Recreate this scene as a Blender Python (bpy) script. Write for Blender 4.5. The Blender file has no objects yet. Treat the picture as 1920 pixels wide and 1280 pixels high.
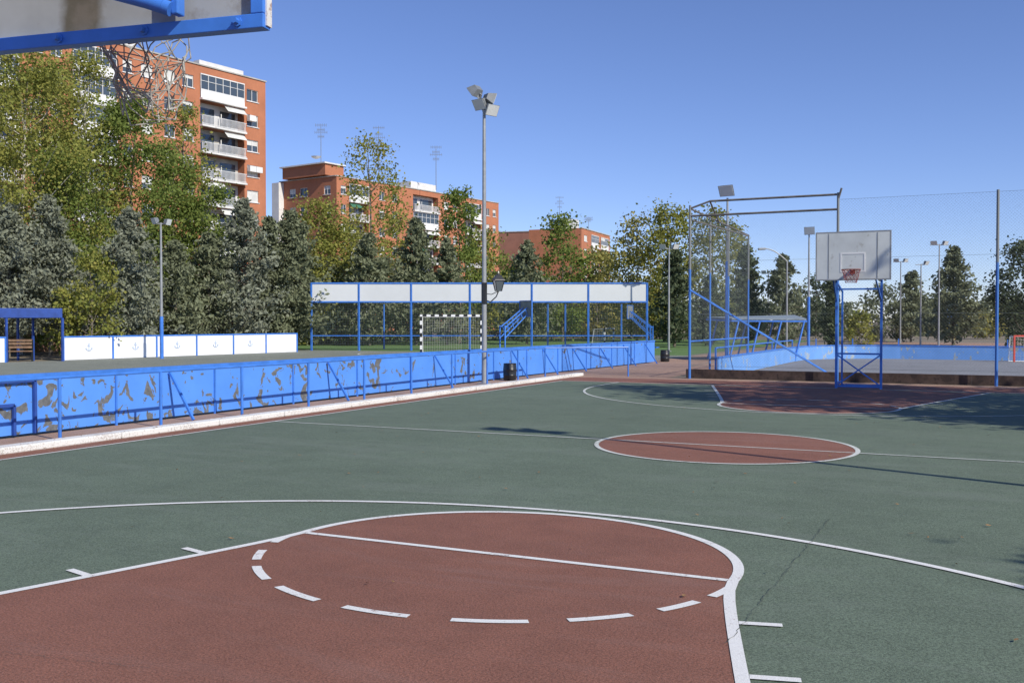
import bpy, math, random
import numpy as np
random.seed(7); rng=np.random.default_rng(7)
scene=bpy.context.scene; COL=scene.collection
F=1860.0; HZ=602.0; H0=1.777; YAW=math.radians(25.5); CS=math.cos(YAW); SN=math.sin(YAW)
def P(px,d):
    l=(px-960)/F*d
    return (l*CS-d*SN, d*CS+l*SN)
def G(px,py): return P(px,H0*F/(py-HZ))
def Z(py,d): return H0+(HZ-py)*d/F
def hit(px,O,e):
    u=(px-960)/F; rx,ry=CS*u-SN, CS+SN*u
    det=rx*(-e[1])+e[0]*ry
    return (rx*O[1]-ry*O[0])/det
# ---------------- materials
def _mat(name):
    m=bpy.data.materials.new(name); m.use_nodes=True; nt=m.node_tree
    return m,nt,nt.nodes['Principled BSDF']
def N(nt,t,**k):
    n=nt.nodes.new(t)
    for a,b in k.items(): setattr(n,a,b)
    return n
def noise(nt,scale,detail=4,rough=.6,vec=None,dist=0):
    n=N(nt,'ShaderNodeTexNoise'); n.inputs['Scale'].default_value=scale; n.inputs['Detail'].default_value=detail
    n.inputs['Roughness'].default_value=rough; n.inputs['Distortion'].default_value=dist
    if vec: nt.links.new(vec,n.inputs['Vector'])
    return n.outputs['Fac']
def ramp(nt,fac,a,b,ca=(0,0,0),cb=(1,1,1)):
    r=N(nt,'ShaderNodeValToRGB'); nt.links.new(fac,r.inputs['Fac'])
    r.color_ramp.elements[0].position=a; r.color_ramp.elements[1].position=b
    r.color_ramp.elements[0].color=(*ca,1); r.color_ramp.elements[1].color=(*cb,1)
    return r.outputs['Color']
def mix(nt,fac,a,b,mode='MIX'):
    n=N(nt,'ShaderNodeMix',data_type='RGBA',blend_type=mode)
    if isinstance(fac,(int,float)): n.inputs[0].default_value=fac
    else: nt.links.new(fac,n.inputs[0])
    for i,c in ((6,a),(7,b)):
        if isinstance(c,tuple): n.inputs[i].default_value=(*c,1)
        else: nt.links.new(c,n.inputs[i])
    return n.outputs[2]
def mth(nt,op,a,b=None,c=None):
    n=N(nt,'ShaderNodeMath',operation=op)
    for i,x in enumerate((a,b,c)):
        if x is None: continue
        if isinstance(x,(int,float)): n.inputs[i].default_value=x
        else: nt.links.new(x,n.inputs[i])
    return n.outputs[0]
def objco(nt,geo=False):
    if geo: return N(nt,'ShaderNodeNewGeometry').outputs['Position']
    return N(nt,'ShaderNodeTexCoord').outputs['Object']
def bump(nt,b,h,st,dist=.01):
    n=N(nt,'ShaderNodeBump'); n.inputs['Strength'].default_value=st; n.inputs['Distance'].default_value=dist
    nt.links.new(h,n.inputs['Height']); nt.links.new(n.outputs['Normal'],b.inputs['Normal'])
def mat(name,c,rough=.6,var=.18,scale=3,metal=0,dirt=None,dscale=4,damt=.6):
    m,nt,b=_mat(name); v=objco(nt,True)
    f=noise(nt,scale,6,.6,v)
    lo=tuple(x*(1-var) for x in c); hi=tuple(min(1,x*(1+var)) for x in c)
    col=ramp(nt,f,.35,.65,lo,hi)
    if dirt:
        col=mix(nt,ramp(nt,noise(nt,dscale,8,.7,v),damt,damt+.08),col,dirt)
    nt.links.new(col,b.inputs['Base Color']); b.inputs['Roughness'].default_value=rough; b.inputs['Metallic'].default_value=metal
    return m
def court_mat(name,c,patch=None):
    m,nt,b=_mat(name); v=objco(nt,True)
    big=noise(nt,.28,5,.6,v,.6); mid=noise(nt,2.2,6,.65,v); fine=noise(nt,75,3,.8,v); grit=noise(nt,240,2,.8,v)
    col=ramp(nt,big,.35,.68,tuple(x*.78 for x in c),tuple(x*1.14 for x in c))
    col=mix(nt,.55,col,ramp(nt,mid,.3,.7,tuple(x*.82 for x in c),tuple(x*1.16 for x in c)))
    col=mix(nt,.95,col,ramp(nt,fine,.36,.62,(.42,.42,.42),(1.10,1.10,1.10)),'MULTIPLY')
    col=mix(nt,ramp(nt,grit,.61,.71,(0,0,0),(.7,.7,.7)),col,(.40,.39,.34))
    mp=N(nt,'ShaderNodeMapping'); mp.inputs['Scale'].default_value=(.25,1.1,1); mp.inputs['Rotation'].default_value=(0,0,.5); nt.links.new(v,mp.inputs[0])
    st=noise(nt,.8,9,.72,mp.outputs[0],1.2)
    col=mix(nt,ramp(nt,st,.50,.74,(0,0,0),(.45,.45,.45)),col,tuple(.6*x+.11 for x in c))
    stn=noise(nt,1.7,4,.55,v,.4); col=mix(nt,ramp(nt,stn,.64,.74,(0,0,0),(.34,.34,.34)),col,tuple(x*.5 for x in c))
    nt.links.new(col,b.inputs['Base Color']); b.inputs['Roughness'].default_value=.85
    b.inputs['Specular IOR Level'].default_value=.3
    bump(nt,b,fine,.6,.008)
    return m
def line_mat(name,c=(.78,.78,.76),under=(.2,.22,.2),th=.63):
    m,nt,b=_mat(name); v=objco(nt,True)
    w=noise(nt,30,8,.8,v); g=noise(nt,110,3,.8,v); f=noise(nt,1.3,3,.5,v)
    col=ramp(nt,g,.3,.6,tuple(x*.74 for x in c),c)
    n=mth(nt,'MULTIPLY_ADD',f,.35,w)
    col=mix(nt,ramp(nt,n,th+.12,th+.2),col,under)
    nt.links.new(col,b.inputs['Base Color']); b.inputs['Roughness'].default_value=.8
    bump(nt,b,g,.4,.006)
    return m
def peel_mat(name,c,under,th,stretch=1.0,sc=4.0,near=0):
    m,nt,b=_mat(name); v=objco(nt,True)
    mp=N(nt,'ShaderNodeMapping'); mp.inputs['Scale'].default_value=(1,1,stretch); nt.links.new(v,mp.inputs[0])
    a=noise(nt,sc,5,.55,mp.outputs[0],.7); reg=noise(nt,.7,2,.5,v)
    s=mth(nt,'MULTIPLY_ADD',reg,.30,a)
    if near:
        sp=N(nt,'ShaderNodeSeparateXYZ'); nt.links.new(v,sp.inputs[0])
        s=mth(nt,'ADD',s,mth(nt,'MULTIPLY',mth(nt,'SUBTRACT',22.0,sp.outputs[1]),near))
    fac=ramp(nt,s,th,th+.010)
    base=ramp(nt,noise(nt,1.2,6,.6,v),.3,.7,tuple(x*.93 for x in c),tuple(min(1,x*1.06+.01) for x in c))
    base=mix(nt,ramp(nt,noise(nt,9,8,.8,v),.66,.74,(0,0,0),(.3,.3,.3)),base,tuple(min(1,x*.8+.14) for x in c))
    un=ramp(nt,noise(nt,14,5,.7,v),.3,.7,tuple(x*.6 for x in under),tuple(x*1.4 for x in under))
    nt.links.new(mix(nt,fac,base,un),b.inputs['Base Color']); b.inputs['Roughness'].default_value=.55
    bump(nt,b,fac,.3,.004)
    return m
M={}
M['green']=court_mat('green_court_paint',(.155,.205,.145))
M['red']=court_mat('red_court_paint',(.295,.128,.086))
M['grey_court']=court_mat('grey_court',(.27,.29,.24))
M['rink']=court_mat('rink_surface',(.29,.30,.32))
M['grass']=court_mat('green_field',(.14,.25,.07))
M['terra']=court_mat('terracotta_path',(.46,.30,.22))
M['ground']=court_mat('dry_ground',(.30,.25,.18))
M['line']=line_mat('white_line_paint',(.83,.83,.80),(.3,.2,.18)); M['line_thin']=line_mat('old_line_paint',(.68,.70,.65),(.18,.23,.18),.6)
M['kerb']=line_mat('whitewashed_kerb',(.80,.79,.75),(.46,.42,.38),.57)
M['crack']=mat('dark_crack',(.075,.09,.075),.9)
M['panel']=peel_mat('peeling_blue_board',(.085,.27,.76),(.135,.14,.14),.750,.9,4.0,.003)
M['panel_clean']=peel_mat('blue_board',(.15,.34,.72),(.35,.4,.42),.76,.6)
M['blue']=mat('blue_paint',(.055,.20,.64),.4,.15,4,dirt=(.10,.14,.24),dscale=14,damt=.68)
M['darkblue']=mat('dark_blue_paint',(.025,.07,.30),.45)
M['white']=mat('white_panel',(.80,.81,.82),.5,.04,1.5,dirt=(.66,.66,.64),dscale=3,damt=.66)
M['greywhite']=mat('grey_white_board',(.62,.65,.64),.5,.08,2,dirt=(.44,.44,.41),dscale=3,damt=.60)
def stain_mat():
    m,nt,b=_mat('stained_board_back'); v=objco(nt); s=N(nt,'ShaderNodeSeparateXYZ'); nt.links.new(v,s.inputs[0])
    n=noise(nt,7,6,.6,v); base=ramp(nt,noise(nt,1.8,6,.6,v),.3,.7,(.27,.275,.26),(.42,.43,.41))
    dx=mth(nt,'ABSOLUTE',mth(nt,'SUBTRACT',s.outputs[0],.13)); f=mth(nt,'SUBTRACT',.16,dx)
    f=mth(nt,'MULTIPLY_ADD',n,.10,f); col=mix(nt,ramp(nt,f,.10,.15,(0,0,0),(.9,.9,.9)),base,(.10,.08,.04))
    col=mix(nt,ramp(nt,noise(nt,3,7,.7,v),.56,.66,(0,0,0),(.65,.65,.65)),col,(.19,.16,.12))
    nt.links.new(col,b.inputs['Base Color']); b.inputs['Roughness'].default_value=.6
    return m
M['boardback']=stain_mat()
M['banner']=mat('grey_banner',(.64,.66,.66),.5,.05,.3)
M['steel']=mat('galvanised_steel',(.33,.34,.34),.45,.12,5,metal=.3)
M['head']=mat('lamp_housing',(.20,.215,.225),.45,.12,5)
M['rust']=mat('rusty_metal',(.095,.062,.048),.9,.4,6,dirt=(.045,.03,.026),dscale=3,damt=.5)
M['wire']=mat('fence_wire',(.16,.19,.19),.5,.1,1)
M['net']=mat('net_cord',(.36,.35,.32),.8,.4,20)
M['goalnet']=mat('goal_net_cord',(.42,.43,.40),.8,.3,20)
M['rednet']=mat('red_net_cord',(.25,.05,.05),.8)
M['black']=mat('black_plastic',(.02,.022,.025),.35)
M['whitepost']=mat('white_post_paint',(.8,.8,.78),.5,.05)
M['orange']=mat('dark_red_ring_paint',(.24,.06,.04),.5,.3,10)
M['redpaint']=mat('red_paint',(.6,.08,.05),.5)
M['yellow']=mat('yellow_paint',(.5,.36,.06),.5)
M['wood']=mat('bench_wood',(.20,.12,.07),.7,.3,9)
M['emblem']=mat('emblem_blue',(.46,.55,.69),.6)
M['roofgrey']=mat('canopy_roof_sheet',(.24,.29,.32),.6)
M['fleece']=mat('lamp_glass',(.62,.64,.62),.2,.05)
M['bark']=mat('bark',(.17,.145,.11),.9,.35,6)
M['palebark']=mat('pale_bark',(.48,.45,.39),.9,.3,6)
M['brownwall']=mat('brown_brick_wall',(.24,.14,.10),.9,.25,2)
M['litter']=mat('dry_leaf',(.26,.15,.06),.8,.5,40)
def stripe_mat(name,axis,n=10,L=2.0,a=(.8,.8,.78),b_=(.015,.015,.015)):
    m,nt,b=_mat(name); s=N(nt,'ShaderNodeSeparateXYZ'); nt.links.new(objco(nt),s.inputs[0])
    f=mth(nt,'FRACT',mth(nt,'MULTIPLY_ADD',s.outputs[axis],n/L/2,10.0))
    nt.links.new(ramp(nt,f,.499,.501,a,b_),b.inputs['Base Color']); b.inputs['Roughness'].default_value=.5
    return m
M['stripe_z']=stripe_mat('striped_paint_upright',2); M['stripe_x']=stripe_mat('striped_paint_crossbar',0)
def brick_mat(name,c):
    m,nt,b=_mat(name); v=objco(nt,True)
    sx=N(nt,'ShaderNodeSeparateXYZ'); nt.links.new(v,sx.inputs[0])
    fr=mth(nt,'FRACT',mth(nt,'MULTIPLY',sx.outputs[2],7))
    col=ramp(nt,noise(nt,.5,7,.65,v),.3,.7,tuple(x*.82 for x in c),tuple(x*1.15 for x in c))
    col=mix(nt,ramp(nt,noise(nt,5,3,.7,v),.3,.7,(0,0,0),(.35,.35,.35)),col,tuple(x*.7 for x in c))
    col=mix(nt,ramp(nt,fr,.80,.86,(0,0,0),(.4,.4,.4)),col,tuple(.6*x+.12 for x in c))
    nt.links.new(col,b.inputs['Base Color']); b.inputs['Roughness'].default_value=.9
    return m
M['brick']=brick_mat('orange_brick',(.47,.175,.085)); M['brickC']=brick_mat('brown_brick',(.34,.15,.10))
M['stucco']=mat('white_stucco',(.68,.67,.64),.8,.08,.7,dirt=(.45,.43,.4),dscale=1,damt=.62)
M['balc']=mat('balcony_white_metal',(.72,.72,.70),.6,.1,1.2)
M['warmgrey']=mat('balcony_back_wall',(.42,.40,.36),.8,.2,.8)  # mottled warm grey for roofs, copings and some balcony back walls
M['blind']=mat('roller_blind',(.62,.62,.58),.6,.1,1)
M['awning']=mat('green_awning',(.05,.17,.10),.8)
def glass(name,c):
    m,nt,b=_mat(name); b.inputs['Base Color'].default_value=(*c,1); b.inputs['Roughness'].default_value=.12
    b.inputs['Specular IOR Level'].default_value=.8
    return m
M['glass']=glass('window_glass',(.06,.08,.10)); M['lantern_glass']=glass('lantern_glass',(.10,.12,.13))
def leafmat(name,tr=.25):
    m,nt,b=_mat(name); a=N(nt,'ShaderNodeAttribute',attribute_name='Col')
    b.inputs['Roughness'].default_value=.65; b.inputs['Specular IOR Level'].default_value=.2
    nt.links.new(a.outputs['Color'],b.inputs['Base Color'])
    t=N(nt,'ShaderNodeBsdfTranslucent'); nt.links.new(a.outputs['Color'],t.inputs['Color'])
    ms=N(nt,'ShaderNodeMixShader'); ms.inputs[0].default_value=tr
    nt.links.new(b.outputs[0],ms.inputs[1]); nt.links.new(t.outputs[0],ms.inputs[2])
    nt.links.new(ms.outputs[0],nt.nodes['Material Output'].inputs['Surface'])
    return m
M['leaf']=leafmat('leaves',.42); M['needle']=leafmat('needles',.25)
def post_mat():
    m,nt,b=_mat('half_painted_post'); v=objco(nt,True); s=N(nt,'ShaderNodeSeparateXYZ'); nt.links.new(v,s.inputs[0])
    d=mth(nt,'DIVIDE',s.outputs[2],10)
    nt.links.new(ramp(nt,d,.335,.34,(.055,.19,.56),(.22,.235,.235)),b.inputs['Base Color']); b.inputs['Roughness'].default_value=.5
    return m
M['post']=post_mat()
M['edge']=mat('worn_white_edge',(.70,.68,.64),.6,.1,6,dirt=(.25,.11,.06),dscale=12,damt=.54)
# ---------------- mesh helpers
def root_of(o):
    while o.parent: o=o.parent
    return o
class MB:
    def __init__(s): s.v=[]; s.f=[]
    def quad(s,a,b,c,d):
        n=len(s.v); s.v+= [a,b,c,d]; s.f.append((n,n+1,n+2,n+3)); return s
    def poly(s,pts):
        n=len(s.v); s.v+=pts; s.f.append(tuple(range(n,n+len(pts)))); return s
    def hexa(s,p):
        n=len(s.v); s.v+=list(p)
        for q in ((0,3,2,1),(4,5,6,7),(0,1,5,4),(1,2,6,5),(2,3,7,6),(3,0,4,7)): s.f.append(tuple(n+i for i in q))
        return s
    def box(s,c,sz,rz=0):
        hx,hy,hz=sz[0]/2,sz[1]/2,sz[2]/2; ca,sa=math.cos(rz),math.sin(rz); p=[]
        for z in (-hz,hz):
            for x,y in ((-hx,-hy),(hx,-hy),(hx,hy),(-hx,hy)):
                p.append((c[0]+x*ca-y*sa,c[1]+x*sa+y*ca,c[2]+z))
        return s.hexa(p)
    def beam(s,a,b,w,h=None,up=(0,0,1)):
        h=h or w; a=np.array(a,float); b=np.array(b,float); d=b-a; L=np.linalg.norm(d); d/=L
        u=np.array(up,float)
        if abs(d@u)>.99: u=np.array((0,1.,0))
        r=np.cross(d,u); r/=np.linalg.norm(r); u=np.cross(r,d)
        p=[]
        for q in (a,b):
            for i,j in ((-1,-1),(1,-1),(1,1),(-1,1)): p.append(tuple(q+r*i*w/2+u*j*h/2))
        return s.hexa(p)
    def tube(s,a,b,r,r2=None,n=8,cap=True):
        r2=r if r2 is None else r2
        a=np.array(a,float); b=np.array(b,float); d=b-a; L=np.linalg.norm(d)
        if L<1e-6: return s
        d/=L; u=np.array((0,0,1.)) if abs(d[2])<.95 else np.array((1.,0,0))
        x=np.cross(d,u); x/=np.linalg.norm(x); y=np.cross(d,x); k=len(s.v)
        for q,rr in ((a,r),(b,r2)):
            for i in range(n):
                t=2*math.pi*i/n; s.v.append(tuple(q+x*math.cos(t)*rr+y*math.sin(t)*rr))
        for i in range(n):
            j=(i+1)%n; s.f.append((k+i,k+j,k+n+j,k+n+i))
        if cap and n>3: s.f.append(tuple(k+i for i in range(n))[::-1]); s.f.append(tuple(k+n+i for i in range(n)))
        return s
    def path(s,pts,r,n=6):
        for a,b in zip(pts[:-1],pts[1:]): s.tube(a,b,r,n=n)
        return s
    def lathe(s,c,prof,n=16):
        k=len(s.v)
        for r,z in prof:
            for i in range(n):
                t=2*math.pi*i/n; s.v.append((c[0]+r*math.cos(t),c[1]+r*math.sin(t),c[2]+z))
        for a in range(len(prof)-1):
            for i in range(n):
                j=(i+1)%n; s.f.append((k+a*n+i,k+a*n+j,k+(a+1)*n+j,k+(a+1)*n+i))
        s.f.append(tuple(k+i for i in range(n))[::-1]); s.f.append(tuple(k+(len(prof)-1)*n+i for i in range(n)))
        return s
    def build(s,name,m,parent=None,smooth=False,bevel=0):
        off=(0,0,0)
        if parent is not None: off=tuple(root_of(parent).location)
        me=bpy.data.meshes.new(name); me.from_pydata([(x-off[0],y-off[1],z-off[2]) for x,y,z in s.v],[],s.f)
        me.materials.append(M[m] if isinstance(m,str) else m); me.update()
        if smooth:
            for p in me.polygons: p.use_smooth=True
            try: me.set_sharp_from_angle(angle=math.radians(40))
            except Exception: pass
        o=bpy.data.objects.new(name,me); COL.objects.link(o)
        if parent is not None: o.parent=parent
        if bevel:
            b=o.modifiers.new('bevel','BEVEL'); b.width=bevel; b.segments=2
        return o
def tag(o,label=None,cat=None,group=None,kind=None):
    for k,v in (('label',label),('category',cat),('group',group),('kind',kind)):
        if v: o[k]=v
    return o
def thing(name,loc,label,cat,group=None):
    o=bpy.data.objects.new(name,None); COL.objects.link(o); o.location=loc; o.empty_display_size=.3
    return tag(o,label,cat,group)
def struct(name,mb,m): 
    o=mb.build(name,m); o['kind']='structure'; return o
def rect(mb,x0,y0,x1,y1,z): return mb.quad((x0,y0,z),(x1,y0,z),(x1,y1,z),(x0,y1,z))
def arc(mb,c,r0,r1,a0,a1,z,n=64,sy=1.0):
    for i in range(n):
        t0=a0+(a1-a0)*i/n; t1=a0+(a1-a0)*(i+1)/n
        q=[(c[0]+r*math.cos(t),c[1]+r*math.sin(t)*sy,z) for r,t in ((r0,t0),(r1,t0),(r1,t1),(r0,t1))]
        mb.quad(*q)
def strip(mb,a,b,w,z):
    dx,dy=b[0]-a[0],b[1]-a[1]; L=math.hypot(dx,dy); nx,ny=-dy/L*w/2,dx/L*w/2
    mb.quad((a[0]-nx,a[1]-ny,z),(b[0]-nx,b[1]-ny,z),(b[0]+nx,b[1]+ny,z),(a[0]+nx,a[1]+ny,z))
# ---------------- ground
g=MB(); rect(g,-900,-300,900,1500,-.004); struct('ground',g,'ground')
CX=-3.33; FTY=6.70; MID=13.95; FFT=2*MID-FTY; BL0=.7; BL1=2*MID-BL0; SLX=-11.3; SRX=4.7; SY=.91
lane=lambda dd: 1.8+.298*dd*dd/(dd+.32)
g=MB(); rect(g,-13.4,-8,14,30.2,.0); struct('pavement',g,'terra')
g=MB(); rect(g,-13.4,30.2,-9,60,.002); struct('path',g,'terra')
g=MB(); rect(g,-11.78,-6,8,29.3,.004); struct('court_border',g,'red')
g=MB(); rect(g,SLX,BL0,SRX,BL1,.008); struct('court_surface',g,'green')
DD=[5.8*k/24 for k in range(25)]
def key(c,y,s,mb,zz):
    n=40
    pts=[(c+lane(dd),y-s*dd,zz) for dd in DD[::-1]]
    for i in range(1,n): t=math.pi*i/n; pts.append((c+1.8*math.cos(t),y+s*1.8*SY*math.sin(t),zz))
    pts+=[(c-lane(dd),y-s*dd,zz) for dd in DD]
    if s<0: pts=pts[::-1]
    mb.poly(pts)
g=MB(); key(CX,FTY,1,g,.012); key(CX,FFT,-1,g,.012); struct('key_area',g,'red')
g=MB(); g.poly([(CX+1.8*math.cos(2*math.pi*i/72),MID+1.8*math.sin(2*math.pi*i/72),.012) for i in range(72)]); struct('centre_circle_area',g,'red')
W=.062; PI=math.pi
L=MB(); zl=.016
strip(L,(SLX,BL0),(SLX,BL1),.06,zl); strip(L,(SRX,BL0),(SRX,BL1),.06,zl)
strip(L,(SLX+.03,BL1),(SRX-.03,BL1),.06,zl); strip(L,(SLX+.03,BL0),(SRX-.03,BL0),.06,zl)
strip(L,(SLX+.03,MID),(CX-1.83,MID),.05,zl); strip(L,(CX+1.83,MID),(SRX-.03,MID),.05,zl); strip(L,(CX-1.76,MID),(CX+1.76,MID),.05,zl)
arc(L,(CX,MID),1.765,1.83,0,2*PI,zl,90)
struct('court_line',L,'line_thin')
def keylines(y,s,bl):
    L=MB(); zz=.0165
    for q in (-1,1):
        for d0,d1 in zip(DD[:-1],DD[1:]):
            a0,a1=lane(d0),lane(d1); h=.038
            L.quad((CX+q*(a0-h),y-s*d0,zz),(CX+q*(a0+h),y-s*d0,zz),(CX+q*(a1+h),y-s*d1,zz),(CX+q*(a1-h),y-s*d1,zz))
        for dd in (.92,1.78,2.63,3.8):
            x=CX+q*lane(dd); strip(L,(x+q*.04,y-s*dd),(x+q*.28,y-s*(dd-.06)),.06,zz)
    strip(L,(CX-1.76,y),(CX+1.76,y),W,zz+.0003)
    arc(L,(CX,y),1.762,1.838,0 if s>0 else PI,PI if s>0 else 2*PI,zz,60,SY)
    for k,tt in enumerate((-80,-61.5,-43,-22,0,23,44.5,63.5,79.5)):
        a=math.radians(-90*s+tt*s); h=math.radians((4.2,5.2,6.6,7.3,7.3,7.3,6.6,5.4,5.0)[k])
        arc(L,(CX,y),1.795,1.865,a-h,a+h,zz+.0006,8,.905)
    return L
struct('free_throw_marking',keylines(FTY,1,BL0),'line')
struct('free_throw_marking',keylines(FFT,-1,BL1),'line_thin')
def three(cy,s,bl,w):
    L=MB(); zz=.0158; c=(CX,cy)
    arc(L,c,6.22-w/2,6.22+w/2,0 if s>0 else PI,PI if s>0 else 2*PI,zz,120)
    for q in (-1,1): strip(L,(CX+q*6.22,cy),(CX+q*6.22,bl+s*.03),w,zz)
    return L
struct('three_point_line',three(2.28,1,BL0,.07),'line'); struct('three_point_line',three(2*MID-2.28,-1,BL1,.06),'line_thin')
def crack(a,b,w,n):
    L=MB(); pts=[]
    for i in range(n+1):
        t=i/n; pts.append((a[0]+(b[0]-a[0])*t+random.uniform(-.012,.012),a[1]+(b[1]-a[1])*t+random.uniform(-.012,.012)))
    for p,q in zip(pts[:-1],pts[1:]): strip(L,p,q,w*random.uniform(.4,1.3),.0180)
    return L
struct('court_crack',crack(G(1560,975),G(1365,1215),.0045,90),'crack')
struct('court_crack',crack(G(1000,995),G(1800,1062),.0025,90),'crack')
struct('court_crack',crack(G(0,1232),G(280,1262),.002,40),'crack')
g=MB(); y=-6
while y<29.4:
    ln=random.uniform(1.6,2.2); g.box((-11.9+random.uniform(-.006,.006),y+ln/2,.05),(.26,ln-.015,.10)); y+=ln
o=g.build('kerb','kerb',bevel=.02); o['kind']='structure'
g=MB(); rect(g,-38,-6,-13.45,50,.003); struct('grey_court',g,'grey_court')
g=MB(); rect(g,-60,50,-14,95,.001); struct('green_field',g,'grass')
L=MB()
strip(L,(-37,-4),(-37,48),.07,.008); strip(L,(-36.96,48),(-14.5,48),.07,.008); strip(L,(-14.5,-4),(-14.5,47.96),.07,.008); arc(L,(-25.5,48),5.96,6.04,PI,2*PI,.0085,50)
struct('grey_court_line',L,'line_thin')
g=MB(); rect(g,-7.4,31,24,50,.003); struct('rink_floor',g,'rink')
g=MB(); rect(g,-9,50.2,60,90,.001); struct('tennis_court',g,'terra')
g=MB()
for k in range(420):
    if k<170: x,y=random.uniform(-10,3),random.uniform(4.4,26)
    elif k<330: x,y=random.choice((-11.72,-12.1))+random.gauss(0,.10),random.uniform(8,29)
    else: x,y=random.uniform(-8,3),28+random.gauss(0,.8)
    z=.024 if x>-11.76 else (.108 if x>-12.04 else .006); a=random.uniform(0,6.28); s=random.uniform(.012,.032)
    c_,s_=math.cos(a),math.sin(a)
    g.quad((x-s*c_,y-s*s_,z),(x+s*.5*s_,y-s*.5*c_,z+random.uniform(0,.01)),(x+s*c_,y+s*s_,z+random.uniform(0,.012)),(x-s*.5*s_,y+s*.5*c_,z))
tag(g.build('fallen_leaves','litter'),'small dry leaves scattered over the court and along the kerb','leaves',None,'stuff')
# ---------------- boards along left
t=thing('board_fence',(-13.4,5.15,0),'long fence of peeling blue boards with top rail beside the grey court','fence')
for i in range(15):
    y0=5.15+i*2.4; x=-13.4+max(0,(y0-30)*.05); x1=-13.4+max(0,(y0+2.4-30)*.05)
    mb=MB(); mb.beam((x,y0+.012,.47),(x1,y0+2.388,.47),.03,.86); mb.build('panel','panel',t)
    mb=MB(); mb.beam((x+.025,y0,.0),(x+.025,y0,.93),.035,.03,up=(1,0,0)); mb.build('post','blue',t)
    if i%2==1 or i>9:
        mb=MB(); mb.beam((x+.06,y0+1.2,.86),(x+.62,y0+1.2,.01),.04); mb.build('brace','blue',t)
mb=MB()
mb.beam((-13.4,5.15,.93),(-13.4,30,.93),.07,.06); mb.beam((-13.4,30,.93),(-12.84,41.15,.93),.07,.06); mb.build('top_rail','blue',t)
mb=MB()
for a,b in (((9.1,.04),(9.1,.86)),((10.72,.04),(10.72,.86)),((9.1,.86),(10.72,.86)),((9.9,.04),(9.9,.5)),((9.9,.5),(10.35,.5)),((10.35,.04),(10.35,.5))):
    mb.beam((-13.34,a[0],a[1]),(-13.34,b[0],b[1]),.045)
mb.build('gate_frame','darkblue',t)
t=thing('handrail',(-12.45,4.4,0),'thin blue tubular handrail on posts in front of the peeling boards','railing')
ys=[4.4+2.01*k for k in range(13)]
for y in ys:
    MB().tube((-12.45,y,0),(-12.45,y,.93),.026).build('post','blue',t,True)
q=G(1178,706); MB().tube((q[0],q[1],0),(q[0],q[1],.93),.026).build('post','blue',t,True)
mb=MB(); mb.tube((-12.45,4.4,.94),(-12.45,28.52,.94),.024); mb.tube((-12.45,28.52,.94),(q[0],q[1],.94),.024); mb.build('rail','blue',t,True)
# ---------------- white boards with anchors
A=G(118,676); B=G(556,660)
t=thing('white_board_wall',(A[0],A[1],0),'row of white boards with blue anchor emblems beyond the grey court','wall')
e=(B[0]-A[0],B[1]-A[1]); LL=math.hypot(*e); e=(e[0]/LL,e[1]/LL)
pxs=[118,211,293,368,437,498,556]
nrm=(e[1],-e[0])
def wp(s,o,z): return (A[0]+e[0]*s+nrm[0]*o,A[1]+e[1]*s+nrm[1]*o,z)
for i in range(6):
    s0=hit(pxs[i],A,e); s1=hit(pxs[i+1],A,e)
    pn=MB().beam(wp(s0+.05,0,.53),wp(s1-.05,0,.53),.05,1.02).build('panel','white',t)
    fr=MB()
    fr.beam(wp(s0,0.01,0),wp(s0,.01,1.1),.08); fr.beam(wp(s0+.04,.01,1.07),wp(s1-.04,.01,1.07),.08,.06); fr.build('frame','blue',t)
    if i<5:
        c=(s0+s1)/2; em=MB(); o_=.04; q_=.74; zc=.55
        def ap(x,z): return wp(c+x*q_,o_,zc+(z-.5)*q_)
        em.beam(ap(0,.34),ap(0,.66),.026); em.beam(ap(-.1,.62),ap(.1,.62),.026)
        for k in range(10):
            a0=PI+PI*k/10; a1=PI+PI*(k+1)/10
            em.beam(ap(.2*math.cos(a0),.50+.17*math.sin(a0)),ap(.2*math.cos(a1),.50+.17*math.sin(a1)),.026)
        for k in range(8):
            a0=2*PI*k/8; a1=2*PI*(k+1)/8
            em.beam(ap(.05*math.cos(a0),.71+.05*math.sin(a0)),ap(.05*math.cos(a1),.71+.05*math.sin(a1)),.018)
        for sgn in (-1,1):
            em.beam(ap(sgn*.2,.5),ap(sgn*.24,.44),.022); em.beam(ap(sgn*.2,.5),ap(sgn*.14,.46),.022)
        em.build('anchor_emblem','emblem',pn)
MB().beam(wp(hit(556,A,e),.01,0),wp(hit(556,A,e),.01,1.1),.08).build('frame','blue',t)
q0=P(-90,41); q1=P(9,42.5)
t=thing('white_board',(q1[0],q1[1],0),'short end of a white board at the left picture edge beside the blue shelter','board')
MB().beam((q0[0],q0[1],.53),(q1[0],q1[1],.53),.05,1.02).build('panel','white',t)
mb=MB(); mb.beam((q1[0],q1[1],0),(q1[0],q1[1],1.12),.07); mb.beam((q0[0],q0[1],1.08),(q1[0],q1[1],1.08),.07); mb.build('frame','blue',t)
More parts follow.
